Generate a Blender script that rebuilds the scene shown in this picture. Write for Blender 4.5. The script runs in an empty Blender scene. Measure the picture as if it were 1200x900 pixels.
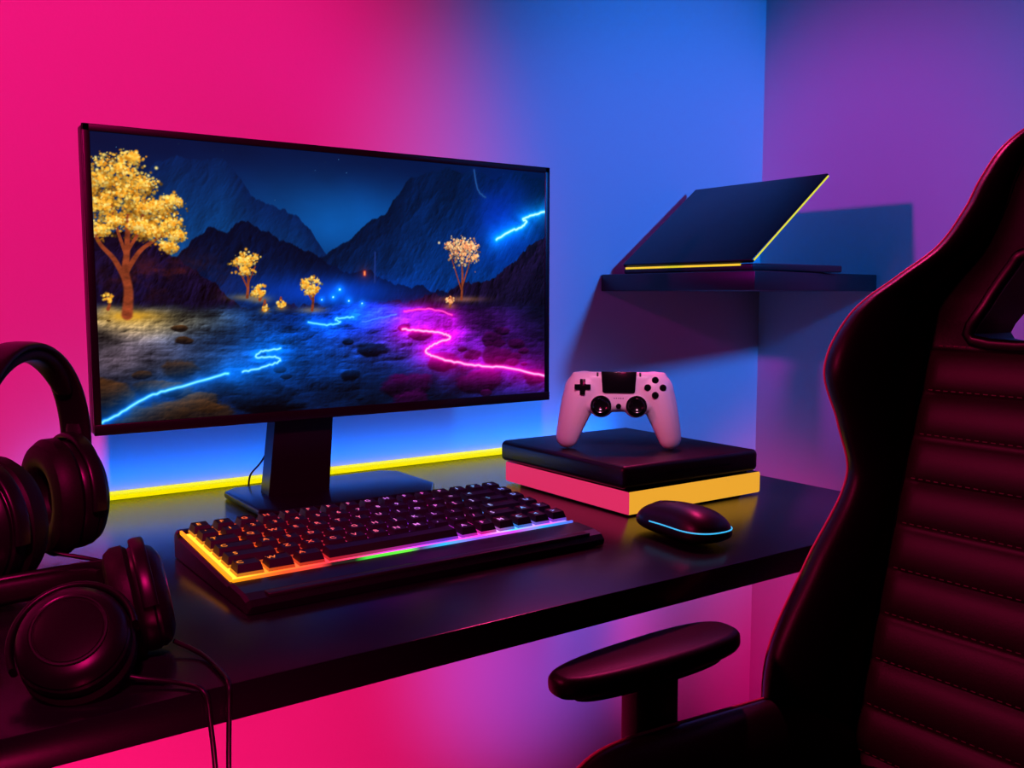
import bpy, bmesh, math, random
import numpy as np
from mathutils import Vector, Matrix
from mathutils.bvhtree import BVHTree
random.seed(4); np.random.seed(4)
scene = bpy.context.scene
try:
    scene.view_settings.view_transform = 'Standard'
    scene.view_settings.look = 'None'
except Exception as e:
    print(e)

# ------------------------------------------------------------ materials
def mat(name, col, rough=0.5, metal=0.0, emis=None, estr=0.0, spec=0.5, bump=0.0, bscale=200, var=0.0):
    m = bpy.data.materials.new(name); m.use_nodes = True
    nt = m.node_tree; b = nt.nodes['Principled BSDF']
    b.inputs['Base Color'].default_value = (*col, 1)
    b.inputs['Roughness'].default_value = rough
    b.inputs['Metallic'].default_value = metal
    b.inputs['Specular IOR Level'].default_value = spec
    if emis:
        b.inputs['Emission Color'].default_value = (*emis, 1)
        b.inputs['Emission Strength'].default_value = estr
    if bump > 0 or var > 0:
        tc = nt.nodes.new('ShaderNodeTexCoord')
        n = nt.nodes.new('ShaderNodeTexNoise'); n.inputs['Scale'].default_value = bscale
        n.inputs['Detail'].default_value = 4
        nt.links.new(tc.outputs['Object'], n.inputs['Vector'])
        if bump > 0:
            bp = nt.nodes.new('ShaderNodeBump'); bp.inputs['Strength'].default_value = bump
            bp.inputs['Distance'].default_value = 0.001
            nt.links.new(n.outputs['Fac'], bp.inputs['Height'])
            nt.links.new(bp.outputs['Normal'], b.inputs['Normal'])
        if var > 0:
            mr = nt.nodes.new('ShaderNodeMapRange')
            mr.inputs['To Min'].default_value = max(0.02, rough - var)
            mr.inputs['To Max'].default_value = rough + var
            nt.links.new(n.outputs['Fac'], mr.inputs['Value'])
            nt.links.new(mr.outputs['Result'], b.inputs['Roughness'])
    return m

def ramp_mat(name, stops, x0, x1, strength, base=(0.01, 0.01, 0.01)):
    m = bpy.data.materials.new(name); m.use_nodes = True
    nt = m.node_tree; b = nt.nodes['Principled BSDF']
    b.inputs['Base Color'].default_value = (*base, 1); b.inputs['Roughness'].default_value = 0.4
    g = nt.nodes.new('ShaderNodeNewGeometry'); s = nt.nodes.new('ShaderNodeSeparateXYZ')
    mr = nt.nodes.new('ShaderNodeMapRange')
    mr.inputs['From Min'].default_value = x0; mr.inputs['From Max'].default_value = x1
    cr = nt.nodes.new('ShaderNodeValToRGB')
    while len(cr.color_ramp.elements) < len(stops): cr.color_ramp.elements.new(0.5)
    for e, (p, c) in zip(cr.color_ramp.elements, stops):
        e.position = p
    for e, (p, c) in zip(cr.color_ramp.elements, stops):
        e.color = (*c, 1)
    nt.links.new(g.outputs['Position'], s.inputs[0]); nt.links.new(s.outputs['X'], mr.inputs['Value'])
    nt.links.new(mr.outputs['Result'], cr.inputs['Fac']); nt.links.new(cr.outputs['Color'], b.inputs['Emission Color'])
    b.inputs['Emission Strength'].default_value = strength
    return m

M_wall = mat('wall_paint', (0.60, 0.60, 0.60), 0.8, bump=0.12, bscale=260, spec=0.10)
M_ceil = mat('ceiling_paint', (0.2, 0.2, 0.22), 0.9, bump=0.05)
M_floor = mat('floor_laminate', (0.05, 0.045, 0.05), 0.5, bump=0.1, bscale=40)
M_trim = mat('trim_paint', (0.7, 0.7, 0.7), 0.4, bump=0.02)
M_desk = mat('desk_black_laminate', (0.005, 0.005, 0.008), 0.25, bump=0.03, bscale=500, var=0.04, spec=0.30)
M_black = mat('black_plastic', (0.007, 0.007, 0.009), 0.38, bump=0.03, bscale=600, spec=.35)
M_satin = mat('satin_black', (0.004, 0.004, 0.006), 0.30, bump=0.02, bscale=500, spec=.3)
M_hp = mat('headphone_plastic', (0.004, 0.004, 0.005), 0.33, bump=0.02, bscale=500, spec=.22)
M_gloss = mat('gloss_black', (0.004, 0.004, 0.005), 0.14, bump=0.005)
M_key = mat('keycap_black', (0.007, 0.007, 0.010), 0.45, bump=0.04, bscale=900, spec=.3)
M_pad = mat('earpad_leather', (0.0035, 0.003, 0.0035), 0.5, bump=0.2, bscale=350, spec=.14)
M_leather = mat('black_leather', (0.006, 0.004, 0.005), 0.40, bump=0.15, bscale=420, spec=0.26)
M_leather2 = mat('rib_leather', (0.018, 0.007, 0.010), 0.46, bump=0.15, bscale=500, spec=0.34)
M_rim = mat('pink_rim_line', (0.85, 0.16, 0.28), 0.4, bump=0.02)  # pink rim highlight of the chair, put in as a surface colour
M_thread = mat('thread', (0.20, 0.09, 0.11), 0.7, bump=0.02)
M_white = mat('white_plastic', (0.84, 0.78, 0.82), 0.38, bump=0.02, bscale=700)
M_metal = mat('dark_metal', (0.04, 0.04, 0.045), 0.35, metal=0.8, bump=0.02)
M_yel = mat('led_yellow', (0.4, 0.33, 0.0), 0.5, emis=(0.95, 0.85, 0.0), estr=0.95)
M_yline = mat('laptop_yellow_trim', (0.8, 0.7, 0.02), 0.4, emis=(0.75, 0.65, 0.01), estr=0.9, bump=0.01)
M_cyan = mat('led_cyan', (0.05, 0.4, 0.6), 0.4, emis=(0.03, 0.50, 0.9), estr=1.0, bump=0.01)
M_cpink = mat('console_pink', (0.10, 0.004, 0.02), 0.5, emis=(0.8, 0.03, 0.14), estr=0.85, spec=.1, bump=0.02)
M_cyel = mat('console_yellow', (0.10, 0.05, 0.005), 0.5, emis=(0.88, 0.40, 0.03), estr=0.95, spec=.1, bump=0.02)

# ------------------------------------------------------------ helpers
col = scene.collection
def empty(name, loc):
    e = bpy.data.objects.new(name, None); e.empty_display_size = 0.05
    e.location = loc; col.objects.link(e); return e
def attach(o, parent):
    if parent is not None:
        o.parent = parent
        o.matrix_parent_inverse = Matrix.Translation(parent.location).inverted()
def mk(name, verts, faces, mats, parent=None, M=None, smooth=True, sharp=None, idx=None):
    me = bpy.data.meshes.new(name)
    if M is not None: verts = [M @ Vector(v) for v in verts]
    me.from_pydata([tuple(v) for v in verts], [], faces)
    if not isinstance(mats, (list, tuple)): mats = [mats]
    for m in mats: me.materials.append(m)
    if idx is not None: me.polygons.foreach_set('material_index', idx)
    me.polygons.foreach_set('use_smooth', [smooth] * len(me.polygons))
    bm = bmesh.new(); bm.from_mesh(me); bmesh.ops.recalc_face_normals(bm, faces=bm.faces); bm.to_mesh(me); bm.free()
    me.update()
    if sharp: me.set_sharp_from_angle(angle=math.radians(sharp))
    o = bpy.data.objects.new(name, me); col.objects.link(o); attach(o, parent); return o
def from_bm(name, bm, mats, parent=None, M=None, smooth=True, sharp=40):
    if M is not None: bmesh.ops.transform(bm, matrix=M, verts=bm.verts)
    bmesh.ops.recalc_face_normals(bm, faces=bm.faces)
    me = bpy.data.meshes.new(name); bm.to_mesh(me); bm.free()
    if not isinstance(mats, (list, tuple)): mats = [mats]
    for m in mats: me.materials.append(m)
    me.polygons.foreach_set('use_smooth', [smooth] * len(me.polygons))
    me.update()
    if sharp: me.set_sharp_from_angle(angle=math.radians(sharp))
    o = bpy.data.objects.new(name, me); col.objects.link(o); attach(o, parent); return o
def box(name, lo, hi, m, parent=None, bev=0.0, seg=3, M=None):
    bm = bmesh.new(); bmesh.ops.create_cube(bm, size=1)
    lo = Vector(lo); hi = Vector(hi); c = (lo + hi) / 2; s = hi - lo
    for v in bm.verts: v.co = Vector((v.co.x * s.x, v.co.y * s.y, v.co.z * s.z)) + c
    if bev > 0: bmesh.ops.bevel(bm, geom=bm.edges[:], offset=bev, segments=seg, profile=0.5, affect='EDGES')
    return from_bm(name, bm, m, parent, M)
def prism(name, pts, z0, z1, m, parent=None, bev=0.0, seg=3, M=None, sharp=40):
    bm = bmesh.new()
    vs = [bm.verts.new((p[0], p[1], z0)) for p in pts]
    f = bm.faces.new(vs)
    r = bmesh.ops.extrude_face_region(bm, geom=[f])
    for v in r['geom']:
        if isinstance(v, bmesh.types.BMVert): v.co.z = z1
    bm.normal_update()
    if bev > 0:
        es = [e for e in bm.edges if len(e.link_faces) == 2 and e.calc_face_angle() > math.radians(35)]
        bmesh.ops.bevel(bm, geom=es, offset=bev, segments=seg, profile=0.5, affect='EDGES')
    return from_bm(name, bm, m, parent, M, sharp=sharp)
def catmull(pts, n=10, closed=False):
    pts = [Vector(p) for p in pts]; out = []; N = len(pts)
    rng = N if closed else N - 1
    for i in range(rng):
        g = (lambda k: pts[k % N]) if closed else (lambda k: pts[max(0, min(N - 1, k))])
        p0, p1, p2, p3 = g(i - 1), g(i), g(i + 1), g(i + 2)
        for j in range(n):
            t = j / n
            out.append(0.5 * ((2 * p1) + (-p0 + p2) * t + (2 * p0 - 5 * p1 + 4 * p2 - p3) * t * t + (-p0 + 3 * p1 - 3 * p2 + p3) * t ** 3))
    if not closed: out.append(pts[-1])
    return out
def sweep(name, path, sec, m, parent=None, ref=None, closed=False, M=None, scale=None):
    """sec: list of (b,n) offsets. ref: breadth direction."""
    path = [Vector(p) for p in path]; N = len(path); K = len(sec)
    verts = []; faces = []
    prev = None
    for i, p in enumerate(path):
        a = path[(i - 1) % N] if (closed or i > 0) else p
        c = path[(i + 1) % N] if (closed or i < N - 1) else p
        t = (c - a).normalized()
        if ref is not None: b = Vector(ref)
        else: b = prev if prev is not None else (Vector((0, 0, 1)) if abs(t.z) < 0.9 else Vector((1, 0, 0)))
        b = (b - t * b.dot(t)).normalized(); prev = b
        n = t.cross(b)
        sc = scale(i / (N - 1)) if scale else 1
        for (sb, sn) in sec: verts.append(p + b * sb * sc + n * sn * sc)
    for i in range(N if closed else N - 1):
        j = (i + 1) % N
        for k in range(K):
            l = (k + 1) % K
            faces.append((i * K + k, i * K + l, j * K + l, j * K + k))
    if not closed:
        faces.append(tuple(range(K))); faces.append(tuple((N - 1) * K + k for k in reversed(range(K))))
    return mk(name, verts, faces, m, parent, M, sharp=50)
def circ(r, k=10): return [(r * math.cos(2 * math.pi * i / k), r * math.sin(2 * math.pi * i / k)) for i in range(k)]
def oval(a, b, k=20, e=2.8):
    out = []
    for i in range(k):
        t = 2 * math.pi * i / k; c, s = math.cos(t), math.sin(t)
        out.append((a * math.copysign(abs(c) ** (2 / e), c), b * math.copysign(abs(s) ** (2 / e), s)))
    return out
def lathe(name, prof, m, parent=None, M=None, seg=40, sy=1.0, sz=1.0, sharp=35):
    """profile (x, r) around X axis"""
    verts = []; faces = []
    for (x, r) in prof:
        for k in range(seg):
            t = 2 * math.pi * k / seg
            verts.append((x, r * math.cos(t) * sy, r * math.sin(t) * sz))
    for i in range(len(prof) - 1):
        for k in range(seg):
            l = (k + 1) % seg
            faces.append((i * seg + k, i * seg + l, (i + 1) * seg + l, (i + 1) * seg + k))
    faces.append(tuple(range(seg))); faces.append(tuple((len(prof) - 1) * seg + k for k in reversed(range(seg))))
    return mk(name, verts, faces, m, parent, M, sharp=sharp)
def smooth_interp(x, xs, ys):
    if x <= xs[0]: return ys[0]
    if x >= xs[-1]: return ys[-1]
    i = max(k for k in range(len(xs)) if xs[k] <= x); i = min(i, len(xs) - 2)
    def sl(k):
        if k == 0: return (ys[1] - ys[0]) / (xs[1] - xs[0])
        if k == len(xs) - 1: return (ys[-1] - ys[-2]) / (xs[-1] - xs[-2])
        return (ys[k + 1] - ys[k - 1]) / (xs[k + 1] - xs[k - 1])
    h = xs[i + 1] - xs[i]; t = (x - xs[i]) / h
    return ((2*t**3 - 3*t**2 + 1) * ys[i] + (t**3 - 2*t**2 + t) * h * sl(i) + (-2*t**3 + 3*t**2) * ys[i+1] + (t**3 - t**2) * h * sl(i+1))

DZ = 0.75          # desk top
YW = 1.353; XW = 1.595; EYE = 1.03

# ------------------------------------------------------------ room
box('wall_back', (-1.8, YW, 0), (XW + 0.1, YW + 0.1, 2.6), M_wall)
box('wall_right', (XW, -1.6, 0), (XW + 0.1, YW, 2.6), M_wall)
box('floor', (-1.8, -1.6, -0.1), (XW + 0.1, YW + 0.1, 0), M_floor)
box('ceiling', (-1.8, -1.6, 2.6), (XW + 0.1, YW + 0.1, 2.7), M_ceil)
box('baseboard_back', (-1.8, YW - 0.014, 0), (XW - 0.014, YW, 0.092), M_trim, bev=0.003)
box('baseboard_right', (XW - 0.014, -1.6, 0), (XW, YW, 0.092), M_trim, bev=0.003)

# ------------------------------------------------------------ desk
desk = empty('desk', (0.3, 1.0, 0))
box('desk_top', (-0.7, 0.652, DZ - 0.028), (1.144, YW - 0.001, DZ), M_desk, desk, bev=0.0015, seg=2)
box('wall_cleat', (-0.7, YW - 0.03, DZ - 0.07), (1.13, YW - 0.001, DZ - 0.028), M_desk, desk)
box('leg_panel_right', (1.10, 0.68, 0), (1.13, 0.80, DZ - 0.028), M_desk, desk, bev=0.002)
box('leg_panel_left', (-0.69, 0.68, 0), (-0.66, 1.32, DZ - 0.028), M_desk, desk, bev=0.002)

# LED strip
led = empty('led_strip_light', (0.2, YW - 0.006, DZ))
box('strip_diffuser', (-0.68, YW - 0.010, DZ + 0.0005), (1.12, YW - 0.001, DZ + 0.0115), M_yel, led, bev=0.002)

# ------------------------------------------------------------ monitor
mon = empty('computer_monitor', (0.556, 1.2, DZ))
X0, X1 = 0.2235, 0.890; Z0, Z1 = EYE - 0.165, EYE + 0.194; YF = 1.17
box('back_housing', (X0, YF + 0.003, Z0), (X1, YF + 0.026, Z1), M_black, mon, bev=0.004)
box('back_bulge', (X0 + 0.12, YF + 0.024, Z0 + 0.05), (X1 - 0.12, YF + 0.05, Z1 - 0.06), M_black, mon, bev=0.01)
bz = 0.0085; bb = 0.013
box('bezel_top', (X0, YF - 0.001, Z1 - bz), (X1, YF + 0.004, Z1), M_satin, mon, bev=0.001)
box('bezel_bottom', (X0, YF - 0.002, Z0), (X1, YF + 0.004, Z0 + bb), M_satin, mon, bev=0.001)
box('bezel_side_1', (X0, YF - 0.001, Z0), (X0 + bz, YF + 0.004, Z1), M_satin, mon, bev=0.001)
box('bezel_side_2', (X1 - bz, YF - 0.001, Z0), (X1, YF + 0.004, Z1), M_satin, mon, bev=0.001)
mk('stand_neck', [(0.444, 1.205, DZ + 0.006), (0.532, 1.205, DZ + 0.006), (0.532, 1.235, DZ + 0.006), (0.444, 1.235, DZ + 0.006),
                  (0.460, 1.196, 0.93), (0.540, 1.196, 0.93), (0.540, 1.222, 0.93), (0.460, 1.222, 0.93)],
   [(0, 1, 2, 3), (4, 5, 6, 7), (0, 1, 5, 4), (1, 2, 6, 5), (2, 3, 7, 6), (3, 0, 4, 7)], M_satin, mon, smooth=False)
prism('stand_base', [(0.425, 1.115), (0.645, 1.115), (0.675, 1.16), (0.675, 1.27), (0.655, 1.29), (0.425, 1.29), (0.405, 1.27), (0.405, 1.135)],
      DZ + 0.0005, DZ + 0.010, M_satin, mon, bev=0.003)
sweep('power_cable', catmull([(0.47, 1.235, 0.84), (0.456, 1.258, 0.80), (0.450, 1.29, 0.775), (0.450, 1.30, 0.7525)]), circ(0.0014), M_black, mon)

# screen picture, painted into a dense colour attribute
W, H = 760, 408
def vnoise(x, y, seed):
    rs = np.random.RandomState(seed); L = rs.rand(512, 512)
    xi = np.floor(x).astype(int); yi = np.floor(y).astype(int); fx = x - xi; fy = y - yi
    fx = fx * fx * (3 - 2 * fx); fy = fy * fy * (3 - 2 * fy)
    a = L[xi % 512, yi % 512]; b = L[(xi + 1) % 512, yi % 512]; c = L[xi % 512, (yi + 1) % 512]; d = L[(xi + 1) % 512, (yi + 1) % 512]
    return (a * (1 - fx) + b * fx) * (1 - fy) + (c * (1 - fx) + d * fx) * fy
def fbm(x, y, seed, oct=5, g=0.5):
    v = 0; am = 1; t = 0
    for o in range(oct):
        v = v + am * vnoise(x * 2 ** o, y * 2 ** o, seed + o); t += am; am *= g
    return v / t
def ridged(x, y, seed, oct=5, g=0.55):
    v = 0; am = 1; t = 0
    for o in range(oct):
        v = v + am * (1 - np.abs(2 * vnoise(x * 2 ** o, y * 2 ** o, seed + o) - 1)); t += am; am *= g
    return v / t
AS = 1.86
gx = np.linspace(0, 1, W + 1); gy = np.linspace(0, 1, H + 1)
S, T = np.meshgrid(gx, gy)
XA = S * AS
def C(*c): return np.array(c, float)
def mix(img, c, a): return img * (1 - a[..., None]) + np.asarray(c) * a[..., None]
def ss(a, b, x): t = np.clip((x - a) / (b - a), 0, 1); return t * t * (3 - 2 * t)
n1 = fbm(XA * 3, T * 5, 11); n2 = fbm(XA * 9, T * 14, 21, 6, 0.6); n3 = fbm(XA * 30, T * 55, 31, 4, 0.65)
img = np.ones(S.shape + (3,)) * C(.015, .07, .20)
img = mix(img, C(.03, .22, .44), ss(0.0, .38, T) * 0.8)
img = mix(img, C(.06, .34, .62), np.exp(-((S - .47) / .22) ** 2 - ((T - .27) / .16) ** 2) * 0.75)
img *= (0.8 + 0.4 * n1)[..., None]
for k in range(70):
    sx, sy = random.random(), random.random() * .3
    i, j = int(sy * H), int(sx * W); img[i, j] = np.maximum(img[i, j], C(.3, .5, .7) * random.random())
def ridge(xs, ys, amp, seed, freq=7):
    base = np.interp(gx, xs, ys)
    nn = fbm(gx * freq * AS, gx * 0 + seed, seed, 6, 0.55) - .5
    return (base + amp * nn)[None, :]
def relief(h, k, lx=-.8, ly=-.6):
    gy_, gx_ = np.gradient(h); return np.clip((gx_ * lx + gy_ * ly) * k, -1, 1)
def layer(img, r, c0, c1, fade, tex=0.6, seed=3, sc=1.0):
    m = ss(-.004, .004, T - r)
    d = np.clip((T - r) / fade, 0, 1)
    h = ridged(XA * 5 * sc + T * 3, T * 3.2 * sc - XA * 2.5, seed, 6, 0.52)
    tx = 1 + tex * relief(h, 26) + .6 * tex * (h - .6)
    cc = (C(*c0)[None, None] * (1 - d[..., None]) + C(*c1)[None, None] * d[..., None]) * np.clip(tx, .15, 2.2)[..., None]
    return img * (1 - m[..., None]) + cc * m[..., None]
img = layer(img, ridge([0, .15, .25, .32, .42, .55, 1], [.12, .05, .08, .2, .34, .5, .6], .14, 41), (.02, .11, .27), (.04, .25, .46), .35, .25, 5)
img = layer(img, ridge([0, .42, .5, .58, .64, .72, .8, .9, 1], [.6, .42, .33, .22, .08, .03, .0, .03, .02], .12, 43), (.010, .07, .18), (.02, .18, .42), .5, .42, 8)
img = mix(img, C(.05, .24, .85), np.exp(-((S - .88) / .08) ** 2 - ((T - .24) / .18) ** 2) * 0.55 * (.4 + n2))
img = layer(img, ridge([0, .12, .2, .27, .34, .42, .48, .6, .75, 1], [.5, .44, .33, .30, .36, .38, .46, .5, .52, .5], .12, 47, 9), (.010, .04, .12), (.02, .11, .28), .3, .5, 13)
img = mix(img, C(.04, .30, .85), np.exp(-((S - .45) / .16) ** 2 - ((T - .54) / .06) ** 2) * 0.75)
img = layer(img, ridge([0, .06, .12, .17, .23, .3, .5, .62, .72, .82, .9, 1], [.36, .34, .38, .44, .55, .6, .6, .6, .56, .5, .40, .28], .1, 53, 12), (.07, .045, .13), (.045, .035, .11), .25, .8, 17, 1.4)
img = mix(img, C(.42, .14, .10), np.exp(-((S - .12) / .10) ** 2 - ((T - .48) / .07) ** 2) * 0.55 * ss(.35, .7, n2))
# rocky ground
gm = ss(.57, .62, T + .04 * (n1 - .5))
rk = ridged(XA * 4.5 + 3, T * 9, 71, 6, .50); rk2 = ridged(XA * 18, T * 32, 83, 4, .55)
rel = relief(rk, 14, -.6, -.8) + .22 * relief(rk2, 8, -.6, -.8)
ground = np.ones(img.shape) * C(.025, .09, .22)
ground = ground + C(.01, .20, .44) * np.exp(-((S - .34) / .26) ** 2 - ((T - .72) / .16) ** 2)[..., None]
ground = ground + C(.66, .48, .10) * np.exp(-((S - .09) / .13) ** 2 - ((T - .64) / .055) ** 2)[..., None]
ground = ground + C(.36, .20, .06) * np.exp(-((S - .06) / .16) ** 2 - ((T - .76) / .12) ** 2)[..., None]
ground = ground + C(.50, .03, .50) * np.exp(-((S - .72) / .18) ** 2 - ((T - .68) / .12) ** 2)[..., None]
ground = ground + C(.02, .17, .76) * np.exp(-((S - .49) / .13) ** 2 - ((T - .63) / .07) ** 2)[..., None]
ground = ground + C(.30, .04, .42) * np.exp(-((S - .93) / .17) ** 2 - ((T - .84) / .14) ** 2)[..., None]
ground *= np.clip((.66 + .62 * rel + .9 * (n2 - .5)) * (.55 + .9 * ss(.25, .75, n1)), .10, 2.0)[..., None]
img = img * (1 - gm[..., None]) + ground * gm[..., None]
bl = sorted([(.62 + .38 * random.random() ** .8, random.random()) for k in range(44)])
for (by, bx) in bl:
    rr = (.012 + .055 * random.random() ** 1.6) * (by - .48) * 2.4
    d = np.sqrt(((XA - bx * AS) / (rr * 2.0)) ** 2 + ((T - by) / rr) ** 2) + 1.0 * (rk - .6) + .5 * (n2 - .5)
    a = ss(1.0, .75, d)
    shade = np.clip(.26 - (T - by) / rr * .42 + .3 * rel, 0.02, 1.2)
    tint = C(.46, .27, .12) if bx < .2 else (C(.04, .20, .46) if bx < .55 else C(.40, .08, .46))
    img = img * (1 - .85 * a[..., None]) + (tint * shade[..., None]) * .85 * a[..., None]
def polyd(pts, jit=0.0):
    d = np.full(S.shape, 9.0)
    P = catmull([(p[0] * AS, p[1], 0) for p in pts], 8)
    P = [(p.x, p.y + jit * (random.random() - .5)) for p in P]
    for (a, b) in zip(P[:-1], P[1:]):
        vx, vy = b[0] - a[0], b[1] - a[1]; L = vx * vx + vy * vy + 1e-12
        t = np.clip(((XA - a[0]) * vx + (T - a[1]) * vy) / L, 0, 1)
        d = np.minimum(d, np.hypot(XA - a[0] - t * vx, T - a[1] - t * vy))
    return d
def glow(img, pts, c, w, core=(1, 1, 1), halo=.035, hs=.5, jit=.005):
    d = polyd(pts, jit)
    img = img + C(*c) * (np.exp(-(d / halo) ** 1.3) * hs * (.6 + .6 * n2))[..., None]
    img = mix(img, C(*c) * .9 + .1, np.exp(-(d / (w * 1.5)) ** 2))
    return mix(img, core, np.exp(-(d / (w * .8)) ** 2))
cy = (.02, .5, 1.0); mg = (1.0, .05, .65)
img = glow(img, [(-.01, 1.0), (.03, .965), (.0917, .905), (.153, .875), (.2333, .840)], cy, .0050, (.55, .93, 1), .045, .55)
img = glow(img, [(.262, .838), (.30, .825), (.338, .803), (.325, .785), (.29, .785), (.30, .765), (.34, .755)], cy, .0044, (.6, .93, 1), .045, .5)
img = glow(img, [(.40, .655), (.44, .668), (.47, .66), (.46, .645), (.5, .64)], cy, .004, (.5, .9, 1), .03, .5)
img = glow(img, [(.52, .66), (.56, .645), (.60, .63)], (.1, .3, 1), .003, (.3, .5, 1), .03, .3)
img = glow(img, [(.615, .693), (.66, .70), (.715, .715), (.735, .735), (.70, .755), (.672, .785), (.69, .81), (.745, .838), (.82, .862), (.90, .880), (1.0, .925)], mg, .0056, (1, .78, .97), .055, .55)
img = glow(img, [(.62, .62), (.68, .61), (.74, .635)], mg, .003, (1, .4, .8), .03, .35)
img = glow(img, [(.86, .31), (.90, .27), (.925, .255), (.945, .225), (.935, .215), (.97, .19), (1.01, .17)], (.05, .7, 1), .0060, (.8, 1, 1), .04, .6)
img = glow(img, [(.80, .02), (.81, .10), (.83, .13)], (.05, .15, .35), .003, (.12, .3, .55), .015, .2)
img = glow(img, [(.55, .50), (.552, .38)], (.05, .1, .3), .002, (.08, .2, .5), .01, .1, 0)
img = glow(img, [(.527, .47), (.527, .46)], (.8, .2, .1), .004, (1, .6, .4), .02, .3, 0)
for (q, r_) in [((.47, .53), .006), ((.455, .56), .005), ((.49, .575), .005), ((.52, .585), .004), ((.43, .57), .004)]:
    d = np.hypot(XA - q[0] * AS, T - q[1]); img = img + C(.1, .6, 1) * (np.exp(-(d / (r_ * 3)) ** 1.2) * .6)[..., None] + np.exp(-(d / (r_ * .6)) ** 2)[..., None]
lum = img.mean(-1, keepdims=True); img = np.clip(lum + (img - lum) * 1.15, 0, 1.2) * 1.04
def stroke(img, pts, c, w0, w1):
    P = catmull([(p[0] * AS, p[1], 0) for p in pts], 6)
    m = np.zeros(S.shape)
    for k, (a, b) in enumerate(zip(P[:-1], P[1:])):
        w = w0 + (w1 - w0) * k / len(P); vx, vy = b.x - a.x, b.y - a.y; L = vx * vx + vy * vy + 1e-12
        t = np.clip(((XA - a.x) * vx + (T - a.y) * vy) / L, 0, 1)
        d = np.hypot(XA - a.x - t * vx, T - a.y - t * vy); m = np.maximum(m, ss(w * 1.3, w * .7, d))
    return mix(img, C(*c) * (0.6 + .8 * n3)[..., None], m)
def canopy(img, cl, n, r0, cols, top, bot, sg=.022):
    for k in range(n):
        c0 = cl[int(random.random() * len(cl))]; s_ = sg * c0[2]
        x = random.gauss(c0[0], s_ * 1.2); y = random.gauss(c0[1], s_ * .75)
        i0, j0 = y * H, x / AS * W; r = r0 * (.5 + .9 * random.random()) * H
        ia, ib = max(0, int(i0 - r - 1)), min(H + 1, int(i0 + r + 2)); ja, jb = max(0, int(j0 - r - 1)), min(W + 1, int(j0 + r + 2))
        if ia >= ib or ja >= jb: continue
        dd = np.hypot(T[ia:ib, ja:jb] * H - i0, S[ia:ib, ja:jb] * W - j0)
        al = np.clip(1.3 - dd / r, 0, 1) * .9
        low = (y - c0[1]) / (s_ + 1e-6)
        lit = (1.05 - .22 * max(-1, min(1.5, low))) * (.8 + .3 * random.random()) * (.6 if k < n * .3 else 1)
        img[ia:ib, ja:jb] = mix(img[ia:ib, ja:jb], C(*random.choice(cols)) * min(1.1, lit), al)
    return img
def blob(cx, cy_, rx, ry, n):
    out = []
    for k in range(n):
        a = random.random() * 6.28; q = math.sqrt(random.random())
        out.append((cx * AS + math.cos(a) * q * rx * .85, cy_ + math.sin(a) * q * ry * .85, .5 + .7 * random.random()))
    return out
YC = [(1, .82, .35), (1, .72, .22), (.98, .66, .18), (1, .88, .5), (.90, .55, .10)]
PC = [(1, .75, .5), (1, .65, .4), (1, .55, .35), (1, .85, .6)]
tr = (.52, .22, .12)
img = mix(img, C(.9, .65, .15), np.exp(-((S - .055) / .05) ** 2 - ((T - .625) / .02) ** 2) * .8 * (.4 + n3))
back_cl = blob(.045, .22, .13, .10, 16) + blob(.10, .28, .085, .075, 9)
img = canopy(img, back_cl, 1500, .0052, [(.75, .5, .12), (.6, .38, .08), (.85, .6, .2)], 0, 1, .024)
img = stroke(img, [(.052, .62), (.056, .54), (.052, .47), (.056, .40), (.06, .28)], tr, .018, .006)
img = stroke(img, [(.052, .50), (.034, .43), (.012, .38), (.0, .33)], tr, .010, .004)
img = stroke(img, [(.054, .47), (.078, .40), (.105, .36), (.13, .33)], tr, .009, .003)
img = stroke(img, [(.055, .42), (.04, .32), (.03, .22)], tr, .006, .003)
img = stroke(img, [(.057, .40), (.08, .32), (.09, .22)], tr, .006, .003)
img = canopy(img, [(.02, .16, 1.1), (.06, .11, 1.2), (.11, .13, 1.1), (.16, .17, 1), (.03, .25, .9), (.10, .21, 1.1), (.17, .25, .9), (.215, .24, .9), (.25, .30, .9), (.20, .33, .9), (.26, .22, .6), (.02, .33, .8), (.24, .38, .6), (.07, .30, .6), (.14, .31, .7), (.13, .08, .7), (.27, .34, .6)], 3000, .0048, YC, 0, 1, .022)
for (sx, ty, rr, base, cc, n) in [(.275, .435, .050, .56, YC, 380), (.30, .535, .028, .57, YC, 120), (.343, .585, .018, .60, YC, 50), (.4085, .515, .042, .61, YC, 300), (.765, .375, .078, .57, PC, 560), (.735, .57, .022, .60, PC, 60), (.31, .60, .015, .61, YC, 20), (.02, .56, .02, .6, YC, 40)]:
    img = mix(img, C(*cc[1]), np.exp(-((S - sx) / (rr * .7)) ** 2 - ((T - base) / .012) ** 2) * .4)
    img = stroke(img, [(sx, base), (sx + .003, (base + ty) / 2), (sx, ty)], (.5, .22, .12), .0055, .003)
    img = stroke(img, [(sx, base - .04), (sx + rr * .35, ty + .01)], (.5, .22, .12), .003, .002)
    img = stroke(img, [(sx, base - .04), (sx - rr * .35, ty + .01)], (.5, .22, .12), .003, .002)
    img = canopy(img, blob(sx, ty, rr, rr * .8, 12), n, .0046, cc, 0, 1, rr * .24)
img = np.clip(img, 0, 1)
lin = np.where(img <= .04045, img / 12.92, ((img + .055) / 1.055) ** 2.4)
sx0, sx1, sz0, sz1 = X0 + bz - .001, X1 - bz + .001, Z0 + bb - .001, Z1 - bz + .001
vv = np.stack([sx0 + S * (sx1 - sx0), np.full(S.shape, YF + 0.0005), sz1 - T * (sz1 - sz0)], -1).reshape(-1, 3)
ii, jj = np.meshgrid(np.arange(H), np.arange(W), indexing='ij')
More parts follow.
